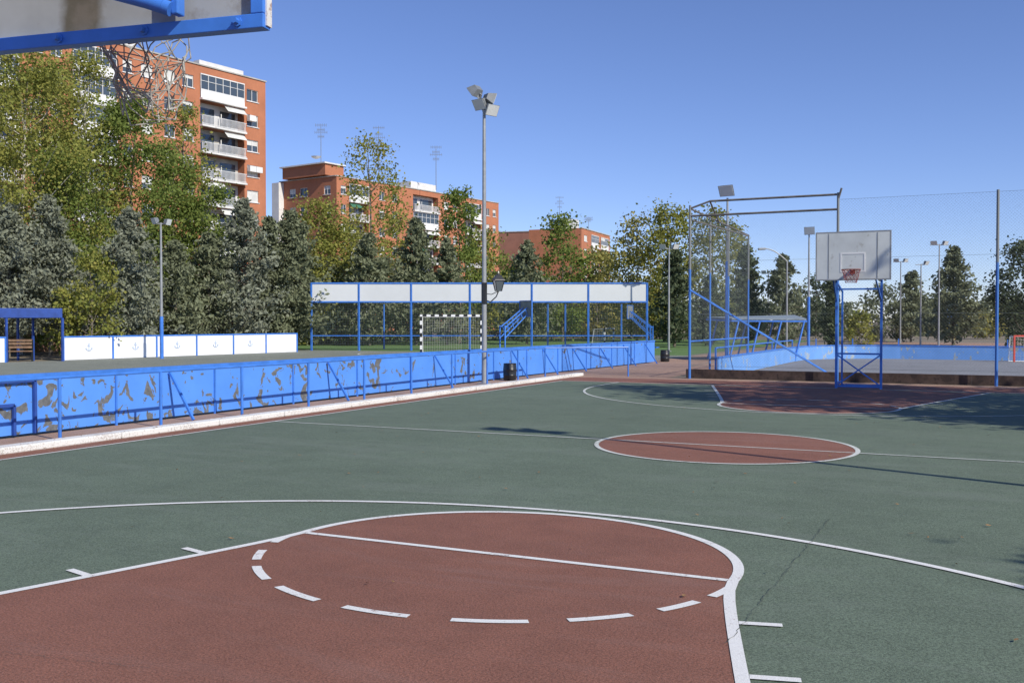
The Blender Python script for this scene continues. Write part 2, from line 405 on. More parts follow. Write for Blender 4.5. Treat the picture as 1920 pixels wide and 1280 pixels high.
# shelter
a=P(-60,42.5); b=P(117,44); t=thing('players_shelter',(b[0],b[1],0),'blue roofed team shelter with brown bench at the left edge','shelter')
dx,dy=b[0]-a[0],b[1]-a[1]; l=math.hypot(dx,dy); ex,ey=dx/l,dy/l; nx,ny=-ey,ex
if ny<0: nx,ny=-nx,-ny
mb=MB(); zt=Z(578,44); zb=Z(596,44)
p=[a,b,(b[0]+nx*1.8,b[1]+ny*1.8),(a[0]+nx*1.8,a[1]+ny*1.8)]
mb.hexa([(q[0],q[1],zb) for q in p]+[(q[0],q[1],zt) for q in p]); mb.build('roof','darkblue',t,bevel=.02)
for q in (a,b,(b[0]+nx*1.7,b[1]+ny*1.7),((a[0]+b[0])/2+nx*1.7,(a[1]+b[1])/2+ny*1.7),P(12,43),P(62,44.5)):
    MB().beam((q[0],q[1],0),(q[0],q[1],zb),.08).build('post','darkblue',t)
MB().beam((b[0]+nx*.1,b[1]+ny*.1,.95),(b[0]+nx*1.6,b[1]+ny*1.6,.95),.03,1.7).build('side_panel','glass',t)
b0=P(14,43.6); b1=P(60,44); bt=thing('bench',(b0[0],b0[1],0),'brown slatted bench standing inside the blue shelter','bench')
mb=MB()
for o_ in (0,.14,.28): mb.beam((b0[0]+nx*o_,b0[1]+ny*o_,.45),(b1[0]+nx*o_,b1[1]+ny*o_,.45),.11,.04)
mb.build('seat','wood',bt)
mb=MB()
for z_ in (.62,.78,.92): mb.beam((b0[0]+nx*.4,b0[1]+ny*.4,z_),(b1[0]+nx*.4,b1[1]+ny*.4,z_),.04,.10)
mb.build('backrest','wood',bt)
for q in (b0,b1):
    mb=MB(); mb.beam((q[0],q[1],0),(q[0],q[1],.43),.06); mb.beam((q[0]+nx*.38,q[1]+ny*.38,0),(q[0]+nx*.4,q[1]+ny*.4,.95),.05); mb.beam((q[0],q[1],.40),(q[0]+nx*.36,q[1]+ny*.36,.40),.04,.03); mb.build('leg','black',bt)
a=P(-150,52); b=P(620,78); t=MB().beam((a[0],a[1],.9),(b[0],b[1],.9),.25,1.8).build('brick_wall','brownwall'); tag(t,'low brown brick wall behind the conifers at left','wall')
# ---------------- wire meshes
def wires(mb,A,B,z0,z1,sp,r,diag=True):
    L=math.hypot(B[0]-A[0],B[1]-A[1]); ex=((B[0]-A[0])/L,(B[1]-A[1])/L); H=z1-z0
    pt=lambda s,z:(A[0]+ex[0]*s,A[1]+ex[1]*s,z0+z)
    if diag:
        st=sp*1.414; c=-H+st*.5
        while c<L:
            s0,zz0=(c,0) if c>=0 else (0,-c)
            s1,zz1=(c+H,H) if c+H<=L else (L,L-c)
            if s1-s0>.02:
                mb.tube(pt(s0,zz0),pt(s1,zz1),r,n=3,cap=False)
                mb.tube(pt(s0,H-zz0),pt(s1,H-zz1),r,n=3,cap=False)
            c+=st
    else:
        s=0
        while s<=L+.001: mb.tube(pt(s,0),pt(s,H),r,n=3,cap=False); s+=sp
        z=0
        while z<=H+.001: mb.tube(pt(0,z),pt(L,z),r,n=3,cap=False); z+=sp
dF=60; t=thing('ball_stop_frame',(*P(584,dF),0),'long blue frame with pale grey banners and netting behind the goals','fence')
pxs=[584,673,771,881,997,1103,1213]; zt=Z(531,dF); zb=Z(566,dF)
for i,px in enumerate(pxs):
    q=P(px,dF); MB().beam((q[0],q[1],0),(q[0],q[1],zt+.03),.10).build('post','blue',t)
for i in range(6):
    a=P(pxs[i]+2,dF); b=P(pxs[i+1]-2,dF)
    MB().beam((a[0],a[1],(zt+zb)/2),(b[0],b[1],(zt+zb)/2),.03,zt-zb-.1).build('banner','banner',t)
    mb=MB(); wires(mb,a,b,.1,zb-.05,.10,.0045,False); mb.build('netting','wire',t)
for px in (1027,1060,1165,720):
    q=P(px,63); MB().beam((q[0],q[1],0),(q[0],q[1],Z(570,63)),.08).build('rear_post','blue',t)
a=P(584,dF); b=P(1213,dF); mb=MB()
for z in (zt,zb): mb.beam((a[0],a[1],z),(b[0],b[1],z),.10,.08)
mb.beam((a[0],a[1],.9),(b[0],b[1],.9),.05); mb.build('rail','blue',t)
# ---------------- goals
def goal(px,d,rz,wd,ht,label,mz='stripe_z',mx='stripe_x',mf='whitepost',dep=1.0,pw=.10):
    t=thing('goal',(0,0,0),label,'goal')
    for s in (-1,1): MB().box((s*wd/2,0,ht/2),(pw,pw,ht)).build('post',mz,t)
    MB().box((0,0,ht+pw/2),(wd+pw,pw,pw)).build('crossbar',mx,t)
    mb=MB()
    for s in (-1,1):
        mb.tube((s*wd/2,0,ht),(s*wd/2,dep*.8,ht),.018); mb.tube((s*wd/2,dep*.8,ht),(s*wd/2,dep,0),.018)
    mb.tube((-wd/2,dep*.8,ht),(wd/2,dep*.8,ht),.018); mb.tube((-wd/2,dep,.02),(wd/2,dep,.02),.018); mb.build('net_frame',mf,t)
    mb=MB(); wires(mb,(-wd/2,dep*.9),(wd/2,dep*.9),0,ht,.12,.0048,False)
    for s in (-1,1): wires(mb,(s*wd/2,.03),(s*wd/2,dep*.8),0,ht,.12,.0048,False)
    mb.build('net','goalnet',t)
    q=P(px,d); t.location=(*q,0); t.rotation_euler=(0,0,rz); return t
goal(846,48.5,YAW,2.95,2.0,'black and white striped handball goal in front of the grey banner frame')
goal(1142,72,YAW+1.1,1.8,1.2,'small distant black and white goal at the right end of the banner frame')
goal(1945,43,YAW-.1,1.9,1.1,'red and white hockey goal cut by the right picture edge',mz='redpaint',mx='redpaint',mf='whitepost',dep=.6,pw=.07)
# ---------------- basketball stands
def hoop(label,near=False,group=None,boardm='greywhite',netm='rednet'):
    t=thing('basketball_stand',(0,0,0),label,'basketball hoop',group)
    bz0,bz1=2.80,4.02
    st=-1.35; up=3.75 if near else 2.85
    for s in (-1,1):
        MB().beam((s*.56,st,0),(s*.56,st,up),.06).build('upright','blue',t)
        MB().beam((s*.50,st-.7,0),(s*.50,st-.7,up if near else 2.6),.045).build('rear_upright','blue',t)
        MB().beam((s*.56,st,up-.03),(s*.5,-.08,up-.03 if near else 3.3),.05).build('arm','blue',t)
        MB().beam((s*.50,st-.7,(up if near else 2.6)-.02),(s*.56,st,up-.03),.04).build('side_bar','blue',t)
        MB().beam((s*.50,st-.7,.15),(s*.56,st,.15),.04).build('side_bar','blue',t)
        if not near: MB().beam((s*.56,st,2.3),(s*.50,-.08,2.95),.035).build('brace','blue',t)
    for z in (2.62,.92,.06):
        MB().beam((-.53,st,z),(.53,st,z),.045).build('cross_bar','blue',t)
    MB().beam((-.48,st-.7,.06),(.48,st-.7,.06),.035).build('cross_bar','blue',t)
    MB().beam((-.53,st,.10),(.53,st,.88),.035).build('cross_brace','blue',t)
    MB().beam((-.53,st+.04,.88),(.53,st+.04,.10),.035).build('cross_brace','blue',t)
    bd=MB().box((0,.02,(bz0+bz1)/2),(1.74,.025,bz1-bz0-.06)).build('backboard','boardback' if near else boardm,t)
    fr=MB(); w_=.05 if near else .035; th=.05 if near else .07
    for z in (bz0+w_/2,bz1-w_/2): fr.box((0,0,z),(1.8,th,w_))
    for x in (-.9+w_/2,.9-w_/2): fr.box((x,0,(bz0+bz1)/2),(w_,th,bz1-bz0-2*w_-.002))
    fr.build('back_frame' ,'blue' if near else 'steel',t,bevel=.003)
    if near:
        e_=MB(); e_.box((.902,.008,(bz0+bz1)/2),(.008,.034,bz1-bz0-.02)); e_.build('worn_edge_strip','edge',t)
        for x in (-.75,-.35,.05,.42,.8):
            bo=MB(); bo.lathe((0,0,0),[(.018,0),(.018,.006),(.011,.007),(.011,.026)],8); bo.v=[(x+v[0],-.0255-v[2],bz0+.026+v[1]) for v in bo.v]; bo.build('bolt','blue',t,True)
        MB().path([(.565,-.075,2.875),(.54,-.08,2.885),(.48,-.09,2.905),(.36,-.11,2.94),(.2,-.14,2.985),(0,-.18,3.03),(-.3,-.26,3.10)],.026,12).build('bent_pipe','blue',t,True)
        MB().box((.575,-.048,2.97),(.028,.045,.22)).build('bracket','blue',t,bevel=.005)
    else:
        ln=MB()
        for z in (3.02,3.47): ln.box((0,.036,z),(.6,.006,.04))
        for x in (-.28,.28): ln.box((x,.036,3.245),(.04,.006,.41))
        ln.build('target_square','whitepost',bd)
        for x in (-.58,.58): MB().box((x,.036,(bz0+bz1)/2),(.02,.006,bz1-bz0-.1)).build('seam','steel',bd)
    ry=.56 if near else .38; rz=3.10 if near else 3.05; r=.215 if near else .225
    rg=MB(); rg.path([(r*math.cos(2*PI*k/24),ry+r*math.sin(2*PI*k/24),rz) for k in range(25)],.009,6)
    rg.box((0,(.03+ry-r)/2,rz),(.10,ry-r-.03,.015)); rg.box((0,.045,rz-.04),(.12,.015,.11)); rg.build('ring','orange',t,True)
    nb=MB(); K=12; rows=6; R_=random.Random(5)
    def npnt(k,j):
        f=j/rows; rr=r*(1-(.50 if near else .42)*f**.8); a=2*PI*(k+.5*(j%2))/K
        jt=.045*f if near else .01
        z=rz-(.40 if near else .33)*f+(R_.uniform(-.06,.06)*f if near else 0)
        return (rr*math.cos(a)+R_.uniform(-jt,jt),ry+rr*math.sin(a)+R_.uniform(-jt,jt),z)
    pts=[[npnt(k,j) for k in range(K)] for j in range(rows+1)]
    tr=.0029 if near else .005
    for j in range(rows):
        for k in range(K):
            if near and R_.random()<.12: continue
            a=pts[j][k]
            o1=pts[j+1][k]; o2=pts[j+1][(k-1)%K] if j%2==0 else pts[j+1][(k+1)%K]
            for o_ in (o1,o2):
                if near:
                    m_=tuple((a[i]+o_[i])/2+R_.uniform(-.018,.018) for i in range(3)); nb.tube(a,m_,tr,n=5,cap=False); nb.tube(m_,o_,tr,n=5,cap=False)
                else: nb.tube(a,o_,tr,n=4,cap=False)
    if near:
        for k in range(24):
            a=pts[R_.randint(2,5)][R_.randint(0,K-1)]; b_=pts[R_.randint(3,6)][R_.randint(0,K-1)]
            m1=((a[0]+b_[0])/2+R_.uniform(-.05,.05),(a[1]+b_[1])/2,min(a[2],b_[2])-R_.uniform(0,.04))
            nb.path([a,tuple((a[i]+m1[i])/2+R_.uniform(-.018,.018) for i in range(3)),m1,b_],.0028,5)
    nb.build('net','net' if near else netm,t)
    return t
hn=hoop('blue framed backboard seen from behind with a tangled white net, nearest to the viewer',near=True,group='basketball hoops')
hn.location=(-3.17,2.64,0); hn.rotation_euler=(0,0,math.radians(9.5))
hf=hoop('grey white backboard on a blue four-legged stand behind the far key',group='basketball hoops')
hf.location=(-3.00,26.1,0); hf.rotation_euler=(0,0,PI)
def truss_hoop(px,d,rz,label,sc=1,m='blue'):
    t=thing('training_hoop',(0,0,0),label,'basketball hoop','cantilever hoops on the back courts')
    for s in (-1,1):
        mb=MB(); mb.beam((s*.4,0,0),(s*.4,0,1.9),.09); mb.build('upright',m,t)
        mb=MB(); mb.beam((s*.4,0,1.75),(s*.3,1.9,3.2),.08); mb.beam((s*.4,0,1.0),(s*.3,1.9,2.7),.07)
        for k in range(5):
            f=(k+.5)/5; g_=(k+1)/5; mb.beam((s*.37,1.9*f,1.75+1.45*f),(s*.37,1.9*g_,1.0+1.7*g_),.04)
        mb.build('truss_arm','blue',t)
    mb=MB(); mb.beam((-.4,0,1.8),(.4,0,1.8),.06); mb.beam((-.4,0,.9),(.4,0,.9),.06); mb.beam((-.5,-.5,.05),(.5,-.5,.05),.1); mb.beam((-.45,-.5,.05),(-.45,.9,.05),.1); mb.beam((.45,-.5,.05),(.45,.9,.05),.1); mb.build('base_frame',m,t)
    MB().box((0,1.98,3.15),(1.7,.03,1.1)).build('backboard','wireboard',t)
    fr=MB()
    for z in (2.57,3.73): fr.box((0,1.96,z),(1.84,.06,.05))
    for x in (-.9,.9): fr.box((x,1.96,3.15),(.05,.06,1.11))
    fr.build('board_frame','blue',t)
    fr=MB(); fr.path([(.22*math.cos(2*PI*k/16),2.3+.22*math.sin(2*PI*k/16),2.95) for k in range(17)],.015); fr.build('ring','orange',t)
    t.location=(*P(px,d),0); t.rotation_euler=(0,0,rz); t.scale=(sc,sc,sc); return t
M['wireboard']=mat('grey_mesh_board',(.22,.24,.25),.7)
truss_hoop(942,58,YAW-PI/2+.5,'small blue truss-armed hoop with grey board behind the lamp post',.80)
truss_hoop(1222,66,YAW+PI/2-.4,'small blue truss-armed hoop at the right end of the banner frame',.76)
truss_hoop(1783,98,YAW-PI/2+.9,'distant hoop with yellow post and blue arms before the dark right conifer',.85,m='yellow')
# ---------------- flood lights
def head(mb,glassmb,c,d,w=.42,h=.34,dp=.22):
    c=np.array(c,float); d=np.array(d,float); d/=np.linalg.norm(d); r=np.cross(d,(0,0,1)); r/=np.linalg.norm(r); u=np.cross(r,d)
    p=[]
    for k,(sx,sz) in ((0,(w*.30,h*.26)),(1,(w*.5,h*.5))):
        for i,j in ((-1,-1),(1,-1),(1,1),(-1,1)): p.append(tuple(c+d*dp*(k-.5)+r*i*sx+u*j*sz))
    mb.hexa(p)
    q=[]
    for k in (.5,.56):
        for i,j in ((-1,-1),(1,-1),(1,1),(-1,1)): q.append(tuple(c+d*dp*k+r*i*w*.46+u*j*h*.46))
    glassmb.hexa(q)
def flood(px,base_py,top_py,label,heads,d=None,r=.06,bluebase=0,cross=.0,group='floodlight poles around the courts',hs=1.0,H=None):
    d=d or H0*F/(base_py-HZ); q=P(px,d); H=H or Z(top_py,d)
    t=thing('floodlight_pole',(*q,0),label,'light pole',group)
    mb=MB(); mb.tube((*q,0),(*q,H),r*1.35,r*.75,10); mb.build('pole','steel',t,True)
    if bluebase: MB().tube((*q,0),(*q,bluebase),r*1.5,r*1.42,10).build('painted_base','blue',t,True)
    else: MB().box((q[0],q[1],.02),(r*5,r*5,.04)).build('base_plate','steel',t)
    if cross: MB().beam((q[0]-CS*cross,q[1]-SN*cross,H-.05),(q[0]+CS*cross,q[1]+SN*cross,H-.05),.05).build('cross_arm','steel',t)
    for lx,dz,dr in heads:
        hb=MB(); gb=MB(); c=(q[0]+CS*lx,q[1]+SN*lx,H+dz)
        head(hb,gb,c,dr,.40*hs,.30*hs,.20*hs); 
        if abs(lx)+abs(dz)>.1: hb.tube((q[0]+CS*lx*.3,q[1]+SN*lx*.3,H+dz-.12*hs),(c[0],c[1],c[2]),.018)
        o=hb.build('lamp_head','head',t); gb.build('lamp_glass','fleece',o)
    return t
toward=lambda ax,ay,z:(CS*ax-SN*ay,SN*ax+CS*ay,z)
LH=[(-.22,.42,toward(-.75,.5,-.75)),(.12,.20,toward(.8,.45,-.35)),(-.08,.07,toward(-.55,-.65,-.55)),(.17,-.10,toward(.6,-.65,-.45))]
lp=flood(908,720,200,'tall grey pole with four floodlights and a black lantern by the blue boards',LH,d=28,r=.058,hs=1.08)
q=lp.location
mb=MB(); mb.beam((q[0],q[1],Z(215,28)),(q[0]-CS*.26,q[1]-SN*.26,Z(168,28)),.05); mb.beam((q[0],q[1],Z(212,28)),(q[0]+CS*.2,q[1]+SN*.2,Z(182,28)),.04); mb.build('head_bracket','steel',lp)
lx=.40; lc=(q[0]+CS*lx,q[1]+SN*lx); zl0=Z(546,28)
mb=MB(); mb.path([(q[0],q[1],Z(562,28)),(q[0]+CS*.18,q[1]+SN*.18,Z(566,28)),(q[0]+CS*.34,q[1]+SN*.34,Z(556,28)),(lc[0],lc[1],zl0)],.018); mb.path([(q[0],q[1],Z(550,28)),(q[0]+CS*.2,q[1]+SN*.2,Z(552,28)),(lc[0],lc[1],zl0)],.012)
mb.tube((q[0],q[1],Z(570,28)),(q[0],q[1],Z(530,28)),.085); mb.build('lantern_bracket','black',lp,True)
gl=MB().lathe((lc[0],lc[1],zl0),[(.10,0),(.18,.30)],4).build('lantern','lantern_glass',lp)
MB().lathe((lc[0],lc[1],zl0+.30),[(.22,0),(.20,.03),(.09,.15),(.04,.17),(.03,.22),(.008,.27)],4).build('cap','black',gl)
mb=MB()
for k in range(4):
    a=2*PI*k/4; mb.tube((lc[0]+.102*math.cos(a),lc[1]+.102*math.sin(a),zl0),(lc[0]+.184*math.cos(a),lc[1]+.184*math.sin(a),zl0+.3),.012)
mb.build('lantern_frame','black',gl)
F2=[(-.35,.1,toward(-.5,-.8,-.5)),(.35,.1,toward(.5,-.8,-.5))]
flood(303,0,418,'lamp pole with blue base in front of the left conifers',[(-.25,.12,toward(-.6,-.7,-.4)),(.3,.05,toward(.9,-.2,-.3))],d=47,r=.06,bluebase=2.0,cross=.35)
flood(1254,0,465,'slim pole with two small lamps right of the banner frame',F2,d=58,cross=.5,r=.05)
flood(1363,0,372,'grey pole with one big floodlight behind the cage corner',[(0,.32,toward(-.5,-.7,-.5))],d=37,r=.05,bluebase=4,hs=1.45)
flood(1516,0,440,'pole with a single floodlight left of the far backboard',[(.05,.2,toward(-.5,-.8,-.2))],d=50,r=.05,bluebase=3,hs=1.3)
flood(1760,0,458,'slim pole with a pair of lamps above the dark right conifer',F2,d=64,cross=.6,r=.05)
flood(1726,0,495,'thin pole with one lamp between backboard and right conifer',F2[1:],d=70,cross=.4,r=.05)
flood(1688,0,490,'thin distant pole with a pair of lamps just right of the backboard',F2,d=78,cross=.6,r=.05)
flood(1440,0,512,'short distant pole with lamp pair behind the canopy',F2,d=82,cross=.5,r=.05)
dC=60; q=P(1475,dC); t=thing('street_lamp',(*q,0),'curved arm street lamp above the blue bench canopy','street lamp')
MB().tube((*q,0),(*q,Z(490,dC)),.07,.05).build('pole','steel',t,True)
pts=[]
for k in range(9):
    f=k/8; pts.append((q[0]-CS*1.3*f,q[1]-SN*1.3*f,Z(490,dC)+.75*math.sin(f*PI/2)))
MB().path(pts,.035).build('arm','steel',t,True)
c=pts[-1]; MB().beam(c,(c[0]-CS*.45,c[1]-SN*.45,c[2]-.02),.22,.13).build('lamp_head','steel',t,bevel=.03)
flood(2830,0,0,'floodlight pole standing right of the court outside the picture',LH,d=8.06,r=.058,H=8.0)
# ---------------- bins
def bin_(q,label,z0=.0):
    t=thing('litter_bin',(q[0],q[1],0),label,'bin','black drum bins along the blue boards')
    MB().lathe((q[0],q[1],z0),[(.17,0),(.195,.03),(.20,.15),(.205,.16),(.20,.17),(.205,.32),(.21,.33),(.205,.34),(.195,.46),(.185,.49)],20).build('drum','black',t,True)
    MB().lathe((q[0],q[1],z0+.485),[(.19,0),(.20,.015),(.19,.03)],20).build('rim','black',t,True)
bin_(G(956,713),'black drum bin right of the tall lamp post',.0)
bin_(P(1247,43.5),'black drum bin at the far right end of the blue boards',.0)
# ---------------- cage fence
YF=30.1; XL=-8.26
t=thing('chain_link_fence',(XL,YF,0),'tall chain link cage fence with half-blue posts behind the far hoop','fence')
HF=5.35
def xat(px,Y): 
    u=(px-960)/F; d=Y/(CS+SN*u); return d*(CS*u-SN)
x2=xat(1570,YF); x3=xat(1869,YF)
for x in (XL,x2,x3,x3+4.4,x3+8.8):
    hgt=HF if x!=x2 else 5.5
    MB().tube((x,YF,0),(x,YF,hgt),.042,.038).build('post','post',t,True)
for y in (32.6,35.2,38.5):
    MB().tube((XL,y,0),(XL,y,5.1),.034).build('post','post',t,True)
mb=MB(); xa=xat(1330,YF)
mb.tube((xa,YF+.02,5.45),(x2+.0,YF+.02,5.45),.033); mb.tube((XL,YF,5.02),(x2,YF,5.02),.033)
mb.tube((XL,YF,5.25),(xa,YF+.02,5.45),.03); mb.tube((XL,YF,5.25),(XL,38.5,5.08),.03); mb.tube((xa,YF,5.45),(XL,33.8,5.15),.03); mb.tube((XL+.02,YF,4.9),(XL+.9,YF+4,4.7),.025)
mb.tube((x2,YF,5.3),(x2+.1,YF-.05,5.62),.03)
mb.build('top_rail',mat('weathered_rail',(.15,.14,.13),.7,.3,5),t,True)
mb=MB(); mb.beam((XL,YF-.04,2.75),G(1552,702)+(.05,),.055); mb.build('diagonal_brace','blue',t)
MB().tube((XL,YF-.02,1.15),(XL,38.5,1.15),.025).build('mid_rail','blue',t,True)
for a,b,z1 in (((XL,YF),(x2,YF),5.0),((x2,YF),(x3,YF),5.3),((x3,YF),(x3+8.8,YF),5.3),((XL,YF+.05),(XL,38.5),5.05)):
    mb=MB(); wires(mb,a,b,.35,z1,.062,.00125); 
    for z in (.4,2.0,3.6,z1): mb.tube((a[0],a[1],z),(b[0],b[1],z),.004,n=3,cap=False)
    mb.build('wire_mesh','wire',t)
g=MB(); x=XL-.2
while x<13:
    w=random.uniform(1.9,2.3); g.box((x+w/2,YF+.35,.14),(w-.002,.10,.28)); x+=w
t=g.build('low_wall','rust'); tag(t,'low rusty edging wall along the near side of the rink','wall')
t=thing('rink_board_wall',(-7.6,31,0),'low light blue boards curving around the grey hockey rink','wall')
pts=[(-7.6,31)]+[(-7.6,31+2.3*k) for k in range(1,7)]
for k in range(1,7):
    a=PI-PI/2*k/6; pts.append((-7.6+4+4*math.cos(a),46+4*math.sin(a)))
for k in range(1,13): pts.append((-3.6+2.3*k,50))
for a,b in zip(pts[:-1],pts[1:]):
    MB().beam((*a,.30),(*b,.30),.05,.60).build('board','panel_clean',t)
mb=MB()
for a,b in zip(pts[:-1],pts[1:]): mb.beam((*a,.63),(*b,.63),.09,.05)
mb.build('top_rail','blue',t)
for a in pts[::2]: MB().beam((a[0]-.08,a[1]+.05,0),(a[0]-.08,a[1]+.05,.95),.05).build('post','blue',t)
mb=MB(); 
for a,b in zip(pts[:7][:-1],pts[:7][1:]): mb.tube((a[0]-.08,a[1]+.05,.93),(b[0]-.08,b[1]+.05,.93),.025)
mb.build('handrail','blue',t)
t=thing('canopy',(*P(1420,44),0),'open canopy with blue posts and blue grey roof beside the rink','shelter')
a=P(1372,44); b=P(1512,44); c=P(1490,48); dd=P(1325,47)
z0=Z(599,44); mb=MB(); mb.hexa([(*a,z0),(*b,z0-.02),(*c,z0+.16),(*dd,z0+.06)]+[(*a,z0+.07),(*b,z0+.05),(*c,z0+.23),(*dd,z0+.13)]); mb.build('roof','roofgrey',t)
mb=MB(); mb.beam((*a,z0-.06),(*b,z0-.08),.07); mb.beam((*dd,z0+.01),(*c,z0+.10),.07); mb.beam((*a,z0-.06),(*dd,z0+.0),.07); mb.beam((*b,z0-.08),(*c,z0+.10),.07); mb.build('roof_frame','blue',t)
for px,d in ((1385,44),(1425,44),(1465,44),(1508,44),(1345,47),(1400,47),(1450,47)):
    q=P(px,d); q2=P(px-18,d-.2); MB().beam((*q2,0),(*q,z0-.04),.06).build('post','blue',t)
# ---------------- buildings
def wallgrid(mb,pf,L,z0,H,holes):
    ss=sorted({0,L,*[h[0] for h in holes],*[h[1] for h in holes]}); zs=sorted({z0,H,*[h[2] for h in holes],*[h[3] for h in holes]})
    for s0,s1 in zip(ss[:-1],ss[1:]):
        for a,b in zip(zs[:-1],zs[1:]):
            cs,cz=(s0+s1)/2,(a+b)/2
            if any(h[0]<cs<h[1] and h[2]<cz<h[3] for h in holes): continue
            mb.quad(pf(s0,0,a),pf(s1,0,a),pf(s1,0,b),pf(s0,0,b))
    for h in holes:
        d=h[4]
        mb.quad(pf(h[0],0,h[2]),pf(h[1],0,h[2]),pf(h[1],-d,h[2]),pf(h[0],-d,h[2])); mb.quad(pf(h[0],0,h[3]),pf(h[1],0,h[3]),pf(h[1],-d,h[3]),pf(h[0],-d,h[3]))
        for s in (h[0],h[1]): mb.quad(pf(s,0,h[2]),pf(s,0,h[3]),pf(s,-d,h[3]),pf(s,-d,h[2]))
def face(t,O,e,n,L,nst,sth,H,cols,R,zoff=0,wall=None):
    pf=lambda s,o,z:(O[0]+e[0]*s+n[0]*o,O[1]+e[1]*s+n[1]*o,z)
    holes=[]
    for kind,s0,s1 in cols:
        for k in range(nst):
            zf=zoff+k*sth
            if kind=='w': holes.append((s0,s1,zf+1.0,zf+2.35,.22,'w'))
            else: holes.append((s0,s1,zf+.12,zf+sth-.12,1.15,'b'))
    wallgrid(wall,pf,L,0,H,holes)
    for (s0,s1,z0,z1,dp,kd) in holes:
        if kd=='w':
            fr=MB(); o=-.12; w=.07
            fr.beam(pf(s0,o,z0+w/2),pf(s1,o,z0+w/2),w); fr.beam(pf(s0,o,z1-w/2),pf(s1,o,z1-w/2),w)
            for s in (s0+w/2,(s0+s1)/2,s1-w/2): fr.beam(pf(s,o,z0+w),pf(s,o,z1-w),w-.01)
            fr.beam(pf(s0-.1,.03,z0-.05),pf(s1+.1,.03,z0-.05),.14,.07)
            win=fr.build('window','balc',t)
            MB().quad(pf(s0,-.2,z0),pf(s1,-.2,z0),pf(s1,-.2,z1),pf(s0,-.2,z1)).build('pane','glass',win)
            if R.random()<.65:
                f=R.choice((.3,.45,.6,1)); MB().quad(pf(s0+.04,-.15,z1-(z1-z0)*f),pf(s1-.04,-.15,z1-(z1-z0)*f),pf(s1-.04,-.15,z1),pf(s0+.04,-.15,z1)).build('blind','blind',win)
        else:
            enclosed=R.random()<.45; sl=MB()
            sl.beam(pf(s0-.05,-.3,z0-.1),pf(s1+.05,-.3,z0-.1),1.5,.2)
            bal=sl.build('balcony','stucco',t)
            MB().quad(pf(s0,-1.14,z0),pf(s1,-1.14,z0),pf(s1,-1.14,z1),pf(s0,-1.14,z1)).build('back_wall','stucco' if R.random()<.8 else 'warmgrey',bal)
            mid=s0+(s1-s0)*R.uniform(.42,.58)
            if enclosed:
                pm=MB(); pm.beam(pf(s0+.02,.10,z0+.5),pf(s1-.02,.10,z0+.5),.06,1.0)
                nm=6
                for k in range(nm+1):
                    s=s0+.04+(s1-s0-.08)*k/nm; pm.beam(pf(s,.10,z0+1.0),pf(s,.10,z1),.06)
                pm.beam(pf(s0,.10,z1-.05),pf(s1,.10,z1-.05),.07,.12); pm.beam(pf(s0,.10,z0+1.9),pf(s1,.10,z0+1.9),.04,.05)
                pm.build('glazing_frame','balc',bal)
                MB().quad(pf(s0,.06,z0+1),pf(s1,.06,z0+1),pf(s1,.06,z1),pf(s0,.06,z1)).build('pane','glass',bal)
                if R.random()<.6:
                    MB().quad(pf(s0+.1,.075,z1-.7),pf(mid,.075,z1-.7),pf(mid,.075,z1-.1),pf(s0+.1,.075,z1-.1)).build('blind','blind',bal)
            else:
                g1=MB()
                for a,b in ((s0+.3,mid-.5),(mid+.3,s1-.4)):
                    g1.quad(pf(a,-1.10,z0+.05),pf(b,-1.10,z0+.05),pf(b,-1.10,z0+2.15),pf(a,-1.10,z0+2.15))
                g1.build('pane','glass',bal)
                rl=MB(); rl.beam(pf(s0,.38,z0+1.0),pf(s1,.38,z0+1.0),.06,.05); rl.beam(pf(s0,.38,z0+.1),pf(s1,.38,z0+.1),.05)
                for s_ in (s0,s1): rl.beam(pf(s_,0,z0+1.0),pf(s_,.38,z0+1.0),.05)
                s=s0
                while s<=s1: rl.beam(pf(s,.38,z0),pf(s,.38,z0+1.0),.05); s+=.17
                rl.build('railing','balc',bal)
                MB().beam(pf(mid,-.5,z0+1.2),pf(mid,-.49,z0+1.2),.12,1.0).build('divider','stucco',bal)
                if R.random()<.4:
                    aw=MB(); a,b=(s0+.1,mid) if R.random()<.5 else (mid,s1-.1)
                    aw.quad(pf(a,.02,z1-.05),pf(b,.02,z1-.05),pf(b,.7,z1-.75),pf(a,.7,z1-.75)); aw.build('awning','awning' if R.random()<.3 else 'blind',bal)
def antenna(t,q,z0,z1,name='antenna'):
    mb=MB(); mb.tube((*q,z0),(*q,z1),.06,.04,5)
    for k,(f,w) in enumerate(((.97,.9),(.86,.6),(.8,1.0),(.7,.5))):
        z=z0+(z1-z0)*f; mb.beam((q[0]-CS*w,q[1]-SN*w,z),(q[0]+CS*w,q[1]+SN*w,z),.05)
        for j in range(-3,4): mb.beam((q[0]+CS*w*j/3.2,q[1]+SN*w*j/3.2,z-.25),(q[0]+CS*w*j/3.2,q[1]+SN*w*j/3.2,z+.25),.03)
    mb.build(name,'head',t)
ta=math.radians(9); E=(math.sin(ta),math.cos(ta)); NN=(math.cos(ta),-math.sin(ta))
